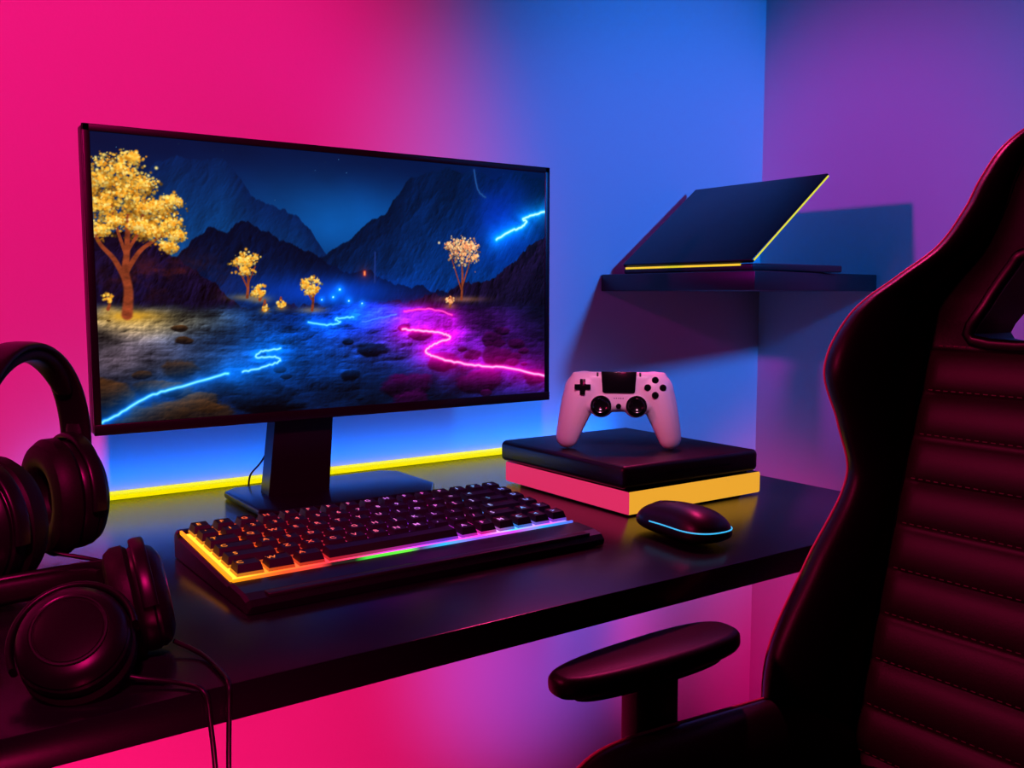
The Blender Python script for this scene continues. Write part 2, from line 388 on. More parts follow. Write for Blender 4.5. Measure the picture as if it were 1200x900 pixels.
a = (ii * (W + 1) + jj).ravel(); F = np.stack([a + W + 1, a + W + 2, a + 1, a], -1)
me = bpy.data.meshes.new('screen')
me.vertices.add(len(vv)); me.vertices.foreach_set('co', vv.ravel())
me.loops.add(F.size); me.loops.foreach_set('vertex_index', F.ravel().astype(np.int32))
me.polygons.add(len(F)); me.polygons.foreach_set('loop_start', np.arange(0, F.size, 4, dtype=np.int32))
me.update(calc_edges=True)
ca = me.color_attributes.new('picture', 'FLOAT_COLOR', 'POINT')
ca.data.foreach_set('color', np.concatenate([lin.reshape(-1, 3), np.ones((len(vv), 1))], 1).astype(np.float32).ravel())
ms = bpy.data.materials.new('screen_display'); ms.use_nodes = True
nt = ms.node_tree; b = nt.nodes['Principled BSDF']; b.inputs['Base Color'].default_value = (0.002, 0.002, 0.002, 1)
b.inputs['Roughness'].default_value = 0.3; b.inputs['Specular IOR Level'].default_value = 0.06
at = nt.nodes.new('ShaderNodeAttribute'); at.attribute_name = 'picture'
nt.links.new(at.outputs['Color'], b.inputs['Emission Color']); b.inputs['Emission Strength'].default_value = 1.05
try: ms.cycles.emission_sampling = 'NONE'
except Exception: pass
me.materials.append(ms)
so = bpy.data.objects.new('screen', me); col.objects.link(so); attach(so, mon)

# ------------------------------------------------------------ keyboard
kb = empty('mechanical_keyboard', (0.47, 0.9, DZ))
KX0, KX1 = 0.268, 0.677
prof = [(.785, .001), (.783, .008), (.788, .013), (.800, .016), (.832, .0175), (.836, .0145), (1.000, .0255), (1.003, .030), (1.010, .030), (1.014, .026), (1.014, .001)]
verts = []; N = len(prof)
for x in (KX0, KX0 + .003, KX1 - .003, KX1):
    e = 0.0025 if x in (KX0, KX1) else 0
    for (y, z) in prof: verts.append((x, y + (e if y < .9 else -e), DZ + max(0.001, z - (e if z > .002 else 0))))
faces = []
for s_ in range(3):
    for i in range(N): faces.append((s_ * N + i, s_ * N + (i + 1) % N, (s_ + 1) * N + (i + 1) % N, (s_ + 1) * N + i))
faces.append(tuple(range(N))); faces.append(tuple(3 * N + i for i in reversed(range(N))))
mk('case', verts, faces, M_satin, kb, smooth=False)
rb = [(0, (1, .40, .02)), (.12, (1, .10, .01)), (.25, (.8, .02, .03)), (.33, (.6, .03, .10)), (.45, (.6, .02, .45)), (.58, (.20, .05, 1)), (.70, (1, .02, .40)), (.80, (.02, .3, 1)), (.92, (.4, .05, .9)), (1, (.1, .15, 1))]
M_plate = ramp_mat('key_glow_plate', rb, KX0, KX1, 3.0)
M_skirt = ramp_mat('keycap_lit_skirt', rb, KX0, KX1, 0.60)
M_leg = ramp_mat('key_legends', [(0, (1, .28, .01)), (.22, (1, .08, .03)), (.42, (.95, .12, .25)), (.60, (.65, .20, .95)), (.72, (1, .1, .6)), (.85, (.15, .5, 1)), (1, (.3, .2, 1))], KX0, KX1, 1.25)
M_strip = ramp_mat('rgb_strip', [(0, (1, .35, .0)), (.13, (1, .10, .02)), (.22, (.9, .05, .05)), (.25, (.01, .01, .01)), (.31, (.01, .02, .01)), (.34, (.05, .7, .05)), (.46, (.15, .9, .05)), (.49, (.1, .05, .2)), (.56, (.02, .5, 1)), (.66, (.3, .1, 1)), (.78, (.7, .05, .8)), (.88, (.02, .4, 1)), (1, (.1, .1, .9))], KX0, KX1, 1.2)
KY0, KY1 = .839, .999
def kz(y): return DZ + .0155 + (y - .836) * (.011 / .164)
mk('glow_plate', [(KX0 + .006, KY0 - .001, kz(KY0)), (KX1 - .006, KY0 - .001, kz(KY0)), (KX1 - .006, KY1, kz(KY1)), (KX0 + .006, KY1, kz(KY1))], [(0, 1, 2, 3)], M_plate, kb, smooth=False)
box('front_rgb_strip', (KX0 + .004, .8345, DZ + .0165), (KX1 - .006, .8375, DZ + .0190), M_strip, kb, bev=.0006)
M_lside = mat('rgb_side_orange', (1, .3, 0), .4, emis=(1.0, .38, .01), estr=1.1, bump=.01)
sweep('side_rgb_strip', [(KX0 + .0035, y, kz(y) + .003) for y in np.linspace(.838, .998, 12)], [(-.0018, -.0012), (.0018, -.0012), (.0018, .0012), (-.0018, .0012)], M_lside, kb, ref=(0, 0, 1))
rows = [[1] * 16, [1] * 13 + [2, 1], [1.5] + [1] * 12 + [1.5, 1], [1.75] + [1] * 11 + [2.25, 1], [2.25] + [1] * 10 + [1.75, 1, 1], [1.25, 1.25, 1.25, 6.25] + [1] * 6]
labels = ['EFGHFFFFGHFFFIPS', '`1234567890-=<H', 'TQWERTYUIOP[]\\D', 'CASDFGHJKL;:EU', 'SZXCVBNM,./SAP', 'CWA AFMC<>']
U = (KX1 - KX0 - .016) / 16; RP = (KY1 - KY0) / 6
kbm = bmesh.new(); lv = []; lf = []; gcache = {}
def glyph(ch):
    if ch not in gcache:
        c = bpy.data.curves.new('g', 'FONT'); c.body = ch; c.size = .0095; c.align_x = 'CENTER'; c.align_y = 'CENTER'; c.resolution_u = 2; c.offset = .00012
        o = bpy.data.objects.new('g', c); col.objects.link(o)
        dg = bpy.context.evaluated_depsgraph_get(); m_ = o.evaluated_get(dg).to_mesh()
        gcache[ch] = ([tuple(v.co) for v in m_.vertices], [tuple(p.vertices) for p in m_.polygons])
        o.evaluated_get(dg).to_mesh_clear(); bpy.data.objects.remove(o); bpy.data.curves.remove(c)
    return gcache[ch]
slope = math.atan(.011 / .164)
for r, row in enumerate(rows):
    y = KY1 - RP * (r + .5) - .0005; x = KX0 + .008
    for k, wu in enumerate(row):
        w = wu * U; cx = x + w / 2; x += w
        hx, hy = w / 2 - .0021, RP / 2 - .0030; tx, ty = hx - .0024, hy - .0030; h = .0100
        zb = kz(y) + .0032
        lo = [(-hx, -hy, 0), (hx, -hy, 0), (hx, hy, 0), (-hx, hy, 0)]
        md = [(-hx + .0006, -hy + .0006, h * .30), (hx - .0006, -hy + .0006, h * .30), (hx - .0006, hy - .0008, h * .30), (-hx + .0006, hy - .0008, h * .30)]
        tp = [(-tx, -ty + .001, h), (tx, -ty + .001, h), (tx, ty + .001, h + .0003), (-tx, ty + .001, h + .0003)]
        dish = [(-tx * .85, -ty * .8 + .001, h - .0006), (tx * .85, -ty * .8 + .001, h - .0006), (tx * .85, ty * .8 + .001, h - .0004), (-tx * .85, ty * .8 + .001, h - .0004)]
        R = Matrix.Translation((cx, y, zb)) @ Matrix.Rotation(slope, 4, 'X')
        vs = [kbm.verts.new(R @ Vector(p)) for p in lo + md + tp + dish]
        for q in range(3):
            for i in range(4):
                j = (i + 1) % 4
                f = kbm.faces.new((vs[q * 4 + i], vs[q * 4 + j], vs[q * 4 + 4 + j], vs[q * 4 + 4 + i]))
                if q == 0: f.material_index = 1
        kbm.faces.new(vs[12:16]); kbm.faces.new(vs[3::-1])
        ch = labels[r][k] if k < len(labels[r]) else 'X'
        if ch != ' ':
            gv, gf = glyph(ch); o0 = len(lv)
            for v in gv: lv.append(R @ Vector((v[0] - (tx * .2 if wu < 1.2 else tx * .6), v[1] + .0016, h - .0001)))
            for f in gf: lf.append(tuple(o0 + i for i in f))
from_bm('keycaps', kbm, [M_key, M_skirt], kb, smooth=False, sharp=None)
mk('key_legends', lv, lf, M_leg, kb, smooth=False)
box('front_lip', (KX0 + .02, .787, DZ + .0125), (KX1 - .02, .7985, DZ + .0165), M_black, kb, bev=.001)

# ------------------------------------------------------------ mouse
mo = empty('gaming_mouse', (0.777, 0.765, DZ))
MM = Matrix.Translation((0.774, 0.762, DZ + .0005)) @ Matrix.Rotation(math.radians(-3), 4, 'Z')
def mouse_pt(th, ph, off=0):
    c = math.cos(ph); e = .8
    cx = math.copysign(abs(math.cos(th)) ** e, math.cos(th)); cy_ = math.copysign(abs(math.sin(th)) ** e, math.sin(th))
    y = cy_ * c ** .75 * (.065 + off)
    x = cx * c ** .75 * (.034 + off) * (1 - .10 * math.cos(y / .063 * 3.1)) * (1 + .06 * (-y / .063))
    z = math.sin(ph)
    hgt = .036 + .004 * (-y / .063)
    z = z * (hgt + off) if z > 0 else z * .012
    return Vector((x, y, .012 + z * (1.0 if z < 0 else .75)))
verts = []; faces = []; NT, NP = 48, 24
for i in range(NP + 1):
    ph = -math.pi / 2 + math.pi * i / NP
    for k in range(NT): verts.append(mouse_pt(2 * math.pi * k / NT, ph * .999))
for i in range(NP):
    for k in range(NT):
        l = (k + 1) % NT; faces.append((i * NT + k, i * NT + l, (i + 1) * NT + l, (i + 1) * NT + k))
mk('shell', verts, faces, M_black, mo, MM)
sweep('cyan_light_line', [MM @ mouse_pt(math.radians(t), math.radians(12), .0004) for t in np.linspace(165, 320, 40)], circ(.0008, 8), M_cyan, mo)
sweep('button_gap', [MM @ mouse_pt(math.pi / 2, math.radians(p), .0002) for p in np.linspace(22, 84, 16)], circ(.0008, 6), M_gloss, mo)
lathe('scroll_wheel', [(-.0035, .006), (-.003, .009), (0, .0095), (.003, .009), (.0035, .006)], M_black, mo, MM @ Matrix.Translation((0, .036, .026)))
# ------------------------------------------------------------ console
gc = empty('game_console', (0.91, 1.0, DZ))
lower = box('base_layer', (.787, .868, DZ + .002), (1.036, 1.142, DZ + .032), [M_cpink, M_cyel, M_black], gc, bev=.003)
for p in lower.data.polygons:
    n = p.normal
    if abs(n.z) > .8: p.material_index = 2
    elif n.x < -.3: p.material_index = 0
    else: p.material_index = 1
prism('top_layer', [(.782, .872), (1.026, .866), (1.030, .872), (1.028, 1.142), (.784, 1.146), (.780, 1.14)], DZ + .034, DZ + .064, M_black, gc, bev=.007, seg=4)
box('gap_core', (.80, .88, DZ + .03), (1.02, 1.13, DZ + .036), M_gloss, gc)
box('feet', (.80, .89, DZ), (1.02, 1.12, DZ + .003), M_gloss, gc)
mk('disc_slot', [(.84, .8655, DZ + .048), (.97, .8655, DZ + .048), (.97, .8655, DZ + .0505), (.84, .8655, DZ + .0505)], [(0, 1, 2, 3)], M_gloss, gc, smooth=False)

# ------------------------------------------------------------ controller
ct = empty('game_controller', (0.868, 0.983, DZ + .064))
CM = Matrix.Translation((0.872, 0.985, DZ + .064 + .0645)) @ Matrix.Rotation(math.radians(-41), 4, 'Z') @ Matrix.Rotation(math.radians(-10), 4, 'X')
bm = bmesh.new()
def ell(c, r, rot=0, seg=24):
    bmesh.ops.create_uvsphere(bm, u_segments=seg, v_segments=16, radius=1,
        matrix=Matrix.Translation(c) @ Matrix.Rotation(rot, 4, 'Y') @ Matrix.Diagonal((*r, 1)))
def rbox(c, s, bev):
    r = bmesh.ops.create_cube(bm, size=1, matrix=Matrix.Translation(c) @ Matrix.Diagonal((*s, 1)))
    es = list({e for v in r['verts'] for e in v.link_edges}); bmesh.ops.bevel(bm, geom=es, offset=bev, segments=4, profile=.5, affect='EDGES')
rbox((0, 0, .015), (.100, .030, .056), .010)
for s in (-1, 1):
    ell((s * .048, 0, .016), (.0285, .018, .0285))
    rbox((s * .050, .003, .036), (.032, .022, .014), .005)
    for q in range(19):
        t = q / 18
        x = .053 + .0185 * t ** .9; z = .010 - .057 * t; r = .0265 - .0090 * t ** 1.1
        ell((s * x, .003 + .004 * t, z), (r * .94, r * .80, r), 0, 16)
    ell((s * .024, -.004, -.004), (.0175, .015, .0175))
body = from_bm('body', bm, M_white, ct, None, True, None)
rm = body.modifiers.new('r', 'REMESH'); rm.mode = 'VOXEL'; rm.voxel_size = .0016; rm.use_smooth_shade = True
sm = body.modifiers.new('s', 'SMOOTH'); sm.iterations = 8; sm.factor = .6
dg = bpy.context.evaluated_depsgraph_get(); ev = body.evaluated_get(dg)
nm = bpy.data.meshes.new_from_object(ev)
body.modifiers.clear(); body.data = nm
bvh = BVHTree.FromPolygons([v.co for v in nm.vertices], [p.vertices for p in nm.polygons])
def front(x, z):
    h = bvh.ray_cast(Vector((x, -.2, z)), Vector((0, 1, 0)))
    return h[0].y if h[0] is not None else -.015
zmin = min((CM @ v.co).z for v in nm.vertices)
CM = Matrix.Translation((0, 0, DZ + .0645 - zmin)) @ CM
nm.transform(CM)
if not nm.materials: nm.materials.append(M_white)
nm.polygons.foreach_set('use_smooth', [True] * len(nm.polygons))
def knob(name, x, z, prof, m, seg=28, dy=0):
    lathe(name, prof, m, ct, CM @ Matrix.Translation((x, front(x, z) + dy, z)) @ Matrix.Rotation(math.radians(-90), 4, 'Z'), seg)
PR = Matrix.Rotation(math.radians(90), 4, 'X')
prism('touchpad', [(-.0245, .0150), (.0245, .0150), (.0225, -.0130), (.0205, -.0150), (-.0205, -.0150), (-.0225, -.0130)], -.002, .0022, M_gloss, ct, bev=.001, M=CM @ Matrix.Translation((0, front(0, .027), .027)) @ PR)
for s in (-1, 1):
    knob('stick_well_%d' % (s + 2), s * .0245, -.006, [(-.004, .0005), (-.004, .0145), (.0012, .0145), (.002, .0135), (.001, .012), (-.001, .0115), (-.001, .001)], M_black)
    knob('stick_%d' % (s + 2), s * .0245, -.006, [(-.001, .0005), (-.001, .006), (.005, .0055), (.0065, .0100), (.0082, .0106), (.0093, .0098), (.0090, .0084), (.0080, .007), (.0078, .0005)], M_gloss)
dx, dz_ = -.050, .020
arm = .0112; hw = .0038
plus = [(hw, hw), (hw, arm), (-hw, arm), (-hw, hw), (-arm, hw), (-arm, -hw), (-hw, -hw), (-hw, -arm), (hw, -arm), (hw, -hw), (arm, -hw), (arm, hw)]
prism('d_pad', plus, -.003, .0028, M_gloss, ct, bev=.0008, seg=2, M=CM @ Matrix.Translation((dx, front(dx, dz_), dz_)) @ PR)
for i, (ox, oz) in enumerate([(0, .0105), (0, -.0105), (.0105, 0), (-.0105, 0)]):
    knob('action_button_%d' % (i + 1), .050 + ox, dz_ + oz, [(-.003, .0005), (-.003, .0048), (.0012, .0048), (.002, .0042), (.0022, .0005)], M_gloss)
for s in (-1, 1):
    prism('option_button_%d' % (s + 2), [(-.0013, -.003), (.0013, -.003), (.0013, .003), (-.0013, .003)], -.001, .0012, M_black, ct, bev=.0005, M=CM @ Matrix.Translation((s * .0295, front(s * .0295, .038), .038)) @ PR)
knob('home_button', 0, -.006, [(-.003, .0005), (-.003, .0038), (.001, .0036), (.0012, .0005)], M_gloss)
for i in range(5):
    knob('speaker_hole_%d' % (i + 1), -.006 + .003 * i, .005, [(-.001, .0003), (-.001, .0007), (.0003, .0007), (.0003, .0003)], M_gloss, 10)

# ------------------------------------------------------------ wall shelf + laptop
ZS = EYE + .037
prism('wall_shelf', [(1.15, YW - .001), (XW - .001, YW - .001), (XW - .001, 1.07), (1.15, .985)], ZS - .031, ZS, M_black, bev=.002, seg=2)
lp = empty('laptop', (1.29, 1.17, ZS))
box('base', (1.185, 1.02, ZS + .001), (1.418, 1.328, ZS + .013), M_black, lp, bev=.003)
box('keyboard_deck', (1.215, 1.04, ZS + .0125), (1.33, 1.308, ZS + .0140), M_gloss, lp)
LM = Matrix.Translation((1.186, 0, ZS + .013)) @ Matrix.Rotation(math.radians(-38.5), 4, 'Y')
box('lid', (0.0, 1.02, 0), (.241, 1.328, .007), M_satin, lp, bev=.002, M=LM)
box('display', (0.01, 1.028, -.0008), (.235, 1.32, .0005), M_gloss, lp, M=LM)
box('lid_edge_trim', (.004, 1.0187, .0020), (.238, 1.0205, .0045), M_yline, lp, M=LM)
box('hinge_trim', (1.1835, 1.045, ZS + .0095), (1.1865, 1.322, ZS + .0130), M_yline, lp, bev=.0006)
lathe('hinge', [(-.12, .001), (-.12, .005), (.12, .005), (.12, .001)], M_black, lp, Matrix.Translation((1.190, 1.174, ZS + .012)) @ Matrix.Rotation(math.radians(90), 4, 'Z'), 16)

# ------------------------------------------------------------ headphones
pad_prof = [(-.010, .001), (-.010, .018), (-.022, .022), (-.027, .028), (-.028, .036), (-.025, .044), (-.018, .0485), (-.008, .0485), (-.004, .045), (-.003, .040)]
shell_prof = [(-.004, .036), (-.004, .0455), (-.001, .047), (.008, .047), (.010, .0455), (.011, .0455), (.013, .046), (.019, .043), (.023, .037), (.0245, .033), (.0238, .0315), (.0225, .031), (.0225, .029), (.0240, .028), (.0255, .020), (.026, .001)]
def cup(parent, tag, Mx, sc=1.0):
    Ms = Mx @ Matrix.Scale(sc, 4)
    lathe('ear_pad_' + tag, pad_prof, M_pad, parent, Ms, 44, sz=1.14)
    lathe('ear_cup_' + tag, shell_prof, M_hp, parent, Ms, 44, sz=1.10)
    lathe('ring_' + tag, [(.0235, .0315), (.0250, .0315), (.0252, .0300), (.0235, .0300)], M_metal, parent, Ms, 40, sz=1.10)
    yk = [Ms @ Vector((.006, .0515 * math.cos(t), .0565 * math.sin(t))) for t in np.linspace(-.15, math.pi + .15, 26)]
    ax = (Ms.to_3x3() @ Vector((1, 0, 0))).normalized()
    sweep('yoke_' + tag, yk, oval(.007 * sc, .003 * sc), M_hp, parent, ref=ax)
def headset(name, loc, path, ref, MR, ML, sc=1.0, bw=.019):
    h = empty(name, loc)
    sweep('headband', path, oval(bw, .0045), M_hp, h, ref=ref)
    n = len(path); cen = sum((Vector(p) for p in path), Vector()) / n
    inner = [Vector(p) + (cen - Vector(p)).normalized() * .008 for p in path[n // 5: n - n // 5]]
    sweep('headband_padding', inner, oval(bw * .85, .0075), M_pad, h, ref=ref, scale=lambda t: .55 + .45 * math.sin(math.pi * min(1, max(0, t))) ** .4)
    for tag, i in (('1', 0), ('2', -1)):
        p = Vector(path[i]); q = Vector(path[3 if i == 0 else -4]); d = (q - p).normalized()
        sweep('slider_' + tag, [p - d * .012, p + d * .03], oval(bw * .6, .006), M_metal, h, ref=ref)
    cup(h, '1', MR, sc); cup(h, '2', ML, sc); return h
CR = Vector((.176, 1.076, DZ + .068)); CL = Vector((.088, .972, DZ + .068))
ax = (CR - CL).normalized(); mid = (CR + CL) / 2; hs_ = (CR - CL).length / 2
path = []
for t in np.linspace(-8, 188, 44):
    a = math.radians(t); path.append(mid + ax * (hs_ + .022) * math.cos(a) + Vector((0, 0, .058 + .104 * math.sin(a))))
perp = ax.cross(Vector((0, 0, 1)))
def axmat(c, xdir, zdir):
    x = Vector(xdir).normalized(); z = Vector(zdir); z = (z - x * z.dot(x)).normalized(); y = z.cross(x)
    return Matrix(((x.x, y.x, z.x, c[0]), (x.y, y.y, z.y, c[1]), (x.z, y.z, z.z, c[2]), (0, 0, 0, 1)))
rv = Vector((.819, -.574, 0))
h1 = headset('headphones', (mid.x, mid.y, DZ), path, perp,
             axmat(CR, ax * .75 + rv * .55, (0, 0, 1)), axmat(CL, -ax * .9 - rv * .3, (0, 0, 1)), 1.12, .017)
sweep('cable', catmull([(.15, 1.03, DZ + .02), (.19, 1.01, DZ + .010), (.215, .97, DZ + .004), (.218, .90, DZ + .003), (.20, .83, DZ + .003)]), circ(.0022), M_black, h1)
B = Vector((.172, .750, DZ + .044)); A = Vector((.116, .704, DZ + .034))
path2 = catmull([(.184, .79, DZ + .055), (.186, .84, DZ + .040), (.150, .900, DZ + .026), (.07, .920, DZ + .018), (-.01, .89, DZ + .018), (-.055, .83, DZ + .020), (-.045, .76, DZ + .030), (.005, .715, DZ + .044), (.055, .700, DZ + .052)], 6)
h2 = headset('headphones.001', (.06, .8, DZ), path2, (0, .05, 1),
             axmat(B, (.93, -.15, .15), (0, .3, 1)), axmat(A, (-.28, -.55, .75), (.0, 1, .5)), .80, .0135)
sweep('cable_1', catmull([(.125, .69, DZ + .02), (.15, .685, DZ + .008), (.175, .668, DZ + .004), (.188, .650, DZ + .001), (.1915, .6465, DZ - .02), (.195, .645, DZ - .1), (.197, .645, .4)]), circ(.0019), M_black, h2)
sweep('cable_2', catmull([(.192, .735, DZ + .01), (.206, .71, DZ + .004), (.208, .67, DZ + .003), (.2065, .650, DZ + .001), (.205, .6465, DZ - .02), (.203, .645, DZ - .1), (.205, .645, .42)]), circ(.0019), M_black, h2)

# ------------------------------------------------------------ gaming chair
ch = empty('gaming_chair', (0.64, 0.36, 0)); YC_ = .36
Zs = [-.53, -.50, -.44, -.36, -.27, -.186, -.13, -.075, -.022, .017, .047, .085, .115, .150, .172, .182]
Ws = [.15, .20, .240, .262, .254, .237, .250, .266, .252, .215, .184, .167, .160, .142, .106, .050]
Ps = [.03, .060, .088, .096, .068, .044, .066, .092, .082, .058, .042, .031, .024, .016, .008, .002]
def xf(Z): return .909 + .2745 * Z
def back_front(y, Z):
    w = smooth_interp(Z, Zs, Ws); p = smooth_interp(Z, Zs, Ps)
    wi = min(.178, w * .76); ay = abs(y)
    if ay <= wi:
        o = 0
        if -.49 < Z < -.055:
            ph = (Z + .055) / .0435
            o = -.0070 * abs(math.sin(math.pi * ph)) ** .45 * min(1, ((wi - ay) / .012)) ** .5
        elif Z >= -.055:
            o = -.012 * min(1, (Z + .055) / .03) * max(0, 1 - (ay / wi) ** 4)
        return xf(Z) + o
    q = min(1, (ay - wi) / (w - wi))
    return xf(Z) - p * math.sin(math.pi * min(1, q * .93 + .0)) ** .62 + .022 * q ** 3
zr = list(np.arange(-.53, .1825, .0030)) + [.182]
NF = 84; NB = 24; verts = []; faces = []
for Z in zr:
    w = smooth_interp(Z, Zs, Ws); wi = min(.178, w * .76)
    ys = list(np.linspace(-w, -wi, 25)[:-1]) + list(np.linspace(-wi, wi, NF - 48 + 1)[:]) + list(np.linspace(wi, w, 25)[1:])
    for y in ys: verts.append((back_front(y, Z), YC_ + y, EYE + Z))
    th = .062 * (1 - .5 * max(0, (Z - .1) / .08))
    for k in range(1, NB):
        y = w - 2 * w * k / NB
        verts.append((xf(Z) + .018 + th * (1 - abs(y / w) ** 3.5) ** .6, YC_ + y, EYE + Z))
K = len(verts) // len(zr)
for i in range(len(zr) - 1):
    for k in range(K):
        l = (k + 1) % K; faces.append((i * K + k, i * K + l, (i + 1) * K + l, (i + 1) * K + k))
faces.append(tuple(range(K))); faces.append(tuple((len(zr) - 1) * K + k for k in range(K)))
back = mk('backrest', verts, faces, [M_leather, M_leather2], ch)
for p in back.data.polygons:
    c = p.center
    Z = c.z - EYE; y = abs(c.y - YC_)
    if Z < -.055 and y < .176 and c.x < xf(Z) + .004: p.material_index = 1
def slot(s):
    return [(s * .042, -.043), (s * .132, -.045), (s * .122, -.010), (s * .104, .026), (s * .093, .038), (s * .050, .036), (s * .040, .0)]
for s in (-1, 1):
    pts = catmull([(p[0], p[1], 0) for p in slot(s)], 4, True)
    cb = bmesh.new(); vs = [cb.verts.new((.7, YC_ + p.x, EYE + p.y)) for p in pts]; f = cb.faces.new(vs)
    r = bmesh.ops.extrude_face_region(cb, geom=[f])
    for v in r['geom']:
        if isinstance(v, bmesh.types.BMVert): v.co.x = 1.15
    cut = from_bm('cutter', cb, M_black, None, None, False, None)
    md = back.modifiers.new('b', 'BOOLEAN'); md.operation = 'DIFFERENCE'; md.solver = 'EXACT'; md.object = cut
    dg = bpy.context.evaluated_depsgraph_get(); nm = bpy.data.meshes.new_from_object(back.evaluated_get(dg))
    back.modifiers.clear()
    if len(nm.polygons) > 2000: back.data = nm
    bpy.data.objects.remove(cut)
    ring = [Vector((back_front(p.x, p.y) - .001, YC_ + p.x, EYE + p.y)) for p in pts]
    sweep('slot_trim_%d' % (s + 2), ring, oval(.005, .006), M_satin, ch, ref=(1, 0, 0), closed=True)
back.data.set_sharp_from_angle(angle=math.radians(50))
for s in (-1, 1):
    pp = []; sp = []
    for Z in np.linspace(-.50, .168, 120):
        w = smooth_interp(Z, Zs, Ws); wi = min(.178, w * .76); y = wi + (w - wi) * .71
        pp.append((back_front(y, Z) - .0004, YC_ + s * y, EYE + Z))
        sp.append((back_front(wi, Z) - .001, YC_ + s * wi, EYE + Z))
    sweep('rim_line_%d' % (s + 2), pp, circ(.0017, 10), M_rim, ch)  # thin pink tube on the bolster outline, standing in for rim light
    sweep('seam_%d' % (s + 2), sp, circ(.0016, 6), M_leather, ch)
tv = []; tf = []
for k in range(0, 11):
    Z = -.055 - .0435 * k
    for dzz in (.0035,):
        y = -.165
        while y < .165:
            for (yy) in (y, y + .0045):
                x = back_front(yy, Z + dzz) - .0006
                tv += [(x, YC_ + yy, EYE + Z + dzz - .0005), (x, YC_ + yy, EYE + Z + dzz + .0005)]
            n0 = len(tv); tf.append((n0 - 4, n0 - 2, n0 - 1, n0 - 3)); y += .008
mk('stitching', tv, tf, M_thread, ch, smooth=False)
xs_ = np.linspace(-1, 1, 60); verts = []; faces = []
SXC, SHL = .640, .215; SZ = .584
def seat_z(ay, w, zc, qq): return zc + .062 * math.sin(math.pi * min(1, qq * .9)) ** .65 - .03 * qq ** 4
for t in xs_:
    k = max(.02, (1 - abs(t) ** 7)) ** .5
    x = SXC + SHL * t; w = .255 * (.86 + .14 * k); wi = .165
    zc = SZ - .012 * t; zb = .480
    for q in np.linspace(-1, 1, 61):
        y = q * w; ay = abs(y)
        if ay < wi: z = zc + .012 * (1 - (ay / wi) ** 4) * (.6 + .4 * abs(math.sin((x - .44) / .045 * math.pi)) ** .5)
        else: z = seat_z(ay, w, zc, (ay - wi) / (w - wi))
        verts.append((x, YC_ + y, zb + (z - zb) * k))
    for q in np.linspace(1, -1, 21)[1:-1]:
        verts.append((x, YC_ + q * w * .97, zb - .012 * (1 - q ** 6) * k))
K = len(verts) // 60
for i in range(59):
    for k in range(K):
        l = (k + 1) % K; faces.append((i * K + k, i * K + l, (i + 1) * K + l, (i + 1) * K + k))
faces.append(tuple(range(K))); faces.append(tuple(59 * K + k for k in range(K)))
mk('seat', verts, faces, M_leather, ch, sharp=60)
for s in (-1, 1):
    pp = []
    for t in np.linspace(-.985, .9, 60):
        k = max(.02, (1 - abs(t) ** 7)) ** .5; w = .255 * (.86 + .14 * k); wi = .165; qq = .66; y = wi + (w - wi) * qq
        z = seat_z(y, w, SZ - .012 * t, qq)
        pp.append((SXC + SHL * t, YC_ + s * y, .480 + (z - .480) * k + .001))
    sweep('seat_rim_line_%d' % (s + 2), pp, circ(.0020, 8), M_rim, ch)  # painted pink rim highlight along the seat bolster
    yb = YC_ + s * .262
    box('hinge_bracket_%d' % (s + 2), (.755, min(yb, yb - s * .022), .46), (.79, max(yb, yb - s * .022), .575), M_metal, ch, bev=.006)
    lathe('hinge_cover_%d' % (s + 2), [(-.012, .004), (-.012, .034), (.008, .034), (.014, .026), (.015, .001)] if s > 0 else [(-.015, .001), (-.014, .026), (-.008, .034), (.012, .034), (.012, .004)], M_black, ch,
          Matrix.Translation((.775, YC_ + s * .262, .51)) @ Matrix.Rotation(math.radians(90), 4, 'Z'))
    ya = YC_ + s * .254
    out = []
    for q in range(40):
        a = 2 * math.pi * q / 40; c, sn = math.cos(a), math.sin(a)
        xx = .108 * math.copysign(abs(c) ** .75, c); yy = .032 * math.copysign(abs(sn) ** .7, sn) * (1 + .12 * xx / .118)
        out.append((xx, yy))
    AM = Matrix.Translation((.583, ya, .694)) @ Matrix.Rotation(math.radians(-2), 4, 'Z') @ Matrix.Rotation(math.radians(-1.5), 4, 'Y')
    prism('armrest_pad_%d' % (s + 2), out, -.008, .012, M_leather, ch, bev=.008, seg=4, M=AM, sharp=60)
    prism('armrest_plate_%d' % (s + 2), [(p[0] * .8, p[1] * .7) for p in out], -.014, -.007, M_black, ch, M=AM)
    box('armrest_sleeve_%d' % (s + 2), (.562, ya - .014, .545), (.612, ya + .016, .682), M_black, ch, bev=.006)
    box('armrest_post_%d' % (s + 2), (.568, ya - .010, .44), (.606, ya + .012, .56), M_metal, ch, bev=.004)
    box('armrest_bracket_%d' % (s + 2), (.560, min(ya + s * .012, YC_ + s * .10), .440), (.615, max(ya + s * .012, YC_ + s * .10), .455), M_metal, ch, bev=.003)
box('seat_mechanism', (.54, .26, .415), (.74, .46, .472), M_metal, ch, bev=.008)
ZAX = Matrix.Rotation(math.radians(-90), 4, 'Y')
lathe('gas_lift', [(.10, .001), (.10, .030), (.24, .030), (.24, .020), (.42, .020), (.42, .001)], M_black, ch, Matrix.Translation((.64, .36, 0)) @ ZAX, 28)
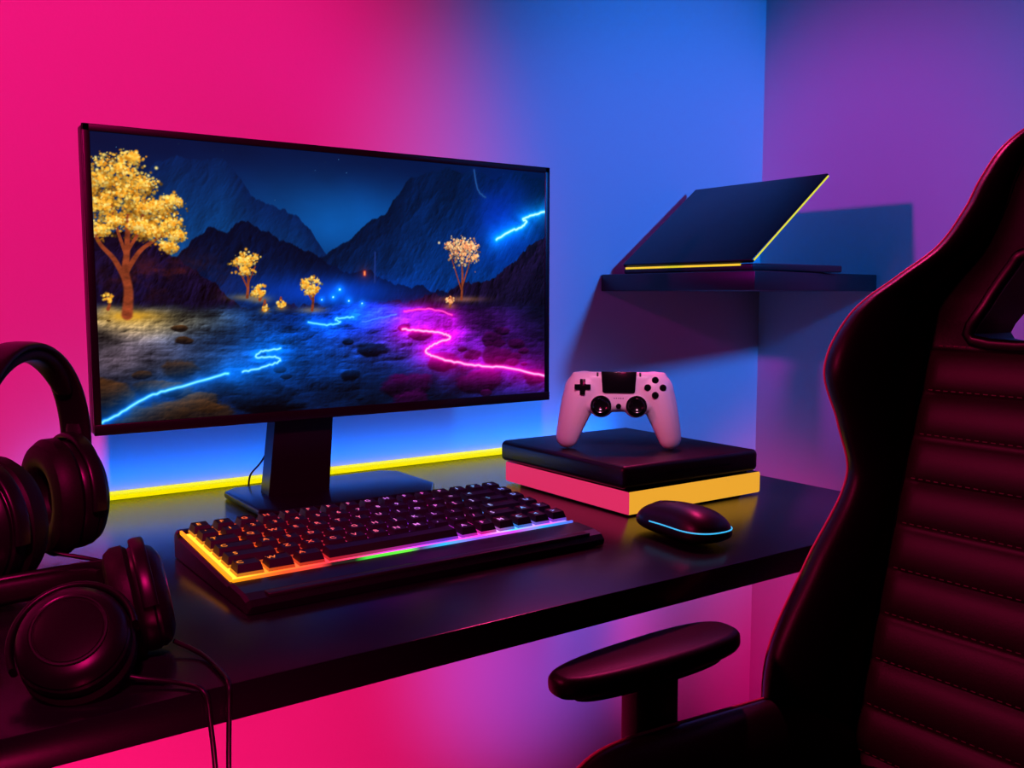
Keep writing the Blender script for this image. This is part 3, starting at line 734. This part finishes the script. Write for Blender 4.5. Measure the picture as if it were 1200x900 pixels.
for i in range(5):
    a = math.radians(72 * i + 20); d = Vector((math.cos(a), math.sin(a), 0)); c = Vector((.64, .36, 0))
    sweep('base_arm_%d' % (i + 1), [c + Vector((0, 0, .13)), c + d * .10 + Vector((0, 0, .122)), c + d * .21 + Vector((0, 0, .095)), c + d * .27 + Vector((0, 0, .075))], oval(.026, .015), M_black, ch, ref=Vector((-d.y, d.x, 0)), scale=lambda t: 1.1 - .4 * t)
    for s in (-1, 1):
        lathe('caster_%d_%d' % (i + 1, s + 2), [(-.009, .003), (-.009, .024), (-.004, .028), (.004, .028), (.009, .024), (.009, .003)], M_black, ch,
              Matrix.Translation(c + d * .27 + Vector((-d.y, d.x, 0)) * .014 * s + Vector((0, 0, .0285))) @ Matrix.Rotation(a + math.pi / 2, 4, 'Z'), 24)
    lathe('caster_stem_%d' % (i + 1), [(.03, .001), (.03, .009), (.08, .009), (.08, .001)], M_metal, ch, Matrix.Translation(c + d * .27) @ ZAX, 14)

# ------------------------------------------------------------ lights
def spot(name, loc, tgt, power, color, half, blend, rad=.08):
    l = bpy.data.lights.new(name, 'SPOT'); l.energy = power; l.color = color
    l.spot_size = math.radians(half * 2); l.spot_blend = blend; l.shadow_soft_size = rad
    o = bpy.data.objects.new(name, l); o.location = loc
    o.rotation_euler = (Vector(tgt) - Vector(loc)).to_track_quat('-Z', 'Y').to_euler(); col.objects.link(o); return o
spot('pink_spot_light', (-.25, -.45, 1.95), (-.07, 1.353, 1.14), 225, (1, .006, .21), 29, .55)
spot('blue_spot_light', (1.44, -.15, 1.60), (1.36, 1.353, 1.13), 108, (.0, .19, 1.0), 27, .8)
spot('magenta_spot_light', (-.35, 1.145, 1.52), (1.595, 1.12, 1.17), 58, (.75, .005, .75), 15, .9, .04)
spot('chair_fill_light', (-.30, .95, 1.45), (.85, .45, .80), 22, (1, .02, .16), 27, .6)  # added red fill for the chair front, its source is unseen
spot('chair_rim_light', (1.22, 1.24, 1.80), (.84, .60, .86), 40, (1, .03, .22), 19, .5, .03)  # added spot behind the chair, only there to give its edge a rim
spot('controller_fill_light', (.25, .25, 1.75), (.872, .985, .880), 42, (1, .30, .58), 4.6, .6, .03)  # added narrow fill to brighten the controller, no lamp stands here
spot('pink_floor_light', (.05, .15, .40), (.35, 1.353, .42), 95, (1, .006, .16), 33, .8)
spot('blue_floor_light', (.84, .62, .22), (1.00, 1.353, .42), 15, (.0, .10, 1), 25, 1.0)
spot('magenta_floor_light', (1.02, .5, .30), (1.54, 1.353, .38), 44, (1, .006, .25), 23, .8)
al = bpy.data.lights.new('desk_glow', 'AREA'); al.shape = 'RECTANGLE'; al.size = 1.0; al.size_y = .012; al.energy = .8; al.color = (.0, .15, 1.0)
ao = bpy.data.objects.new('blue_led_backlight', al); ao.location = (.68, YW - .03, DZ + .016)
ao.rotation_euler = (Vector((0, .5, 1.0))).to_track_quat('-Z', 'Y').to_euler(); col.objects.link(ao)
w = bpy.data.worlds.new('World'); scene.world = w; w.use_nodes = True
w.node_tree.nodes['Background'].inputs[0].default_value = (.30, .05, .45, 1); w.node_tree.nodes['Background'].inputs[1].default_value = .015

# ------------------------------------------------------------ camera
cd = bpy.data.cameras.new('camera'); cd.sensor_width = 36; cd.lens = 33.0; cd.clip_start = .02
co = bpy.data.objects.new('camera', cd); co.location = (0, 0, EYE)
co.rotation_euler = (math.radians(90 - 5.45), 0, math.radians(-35)); col.objects.link(co); scene.camera = co
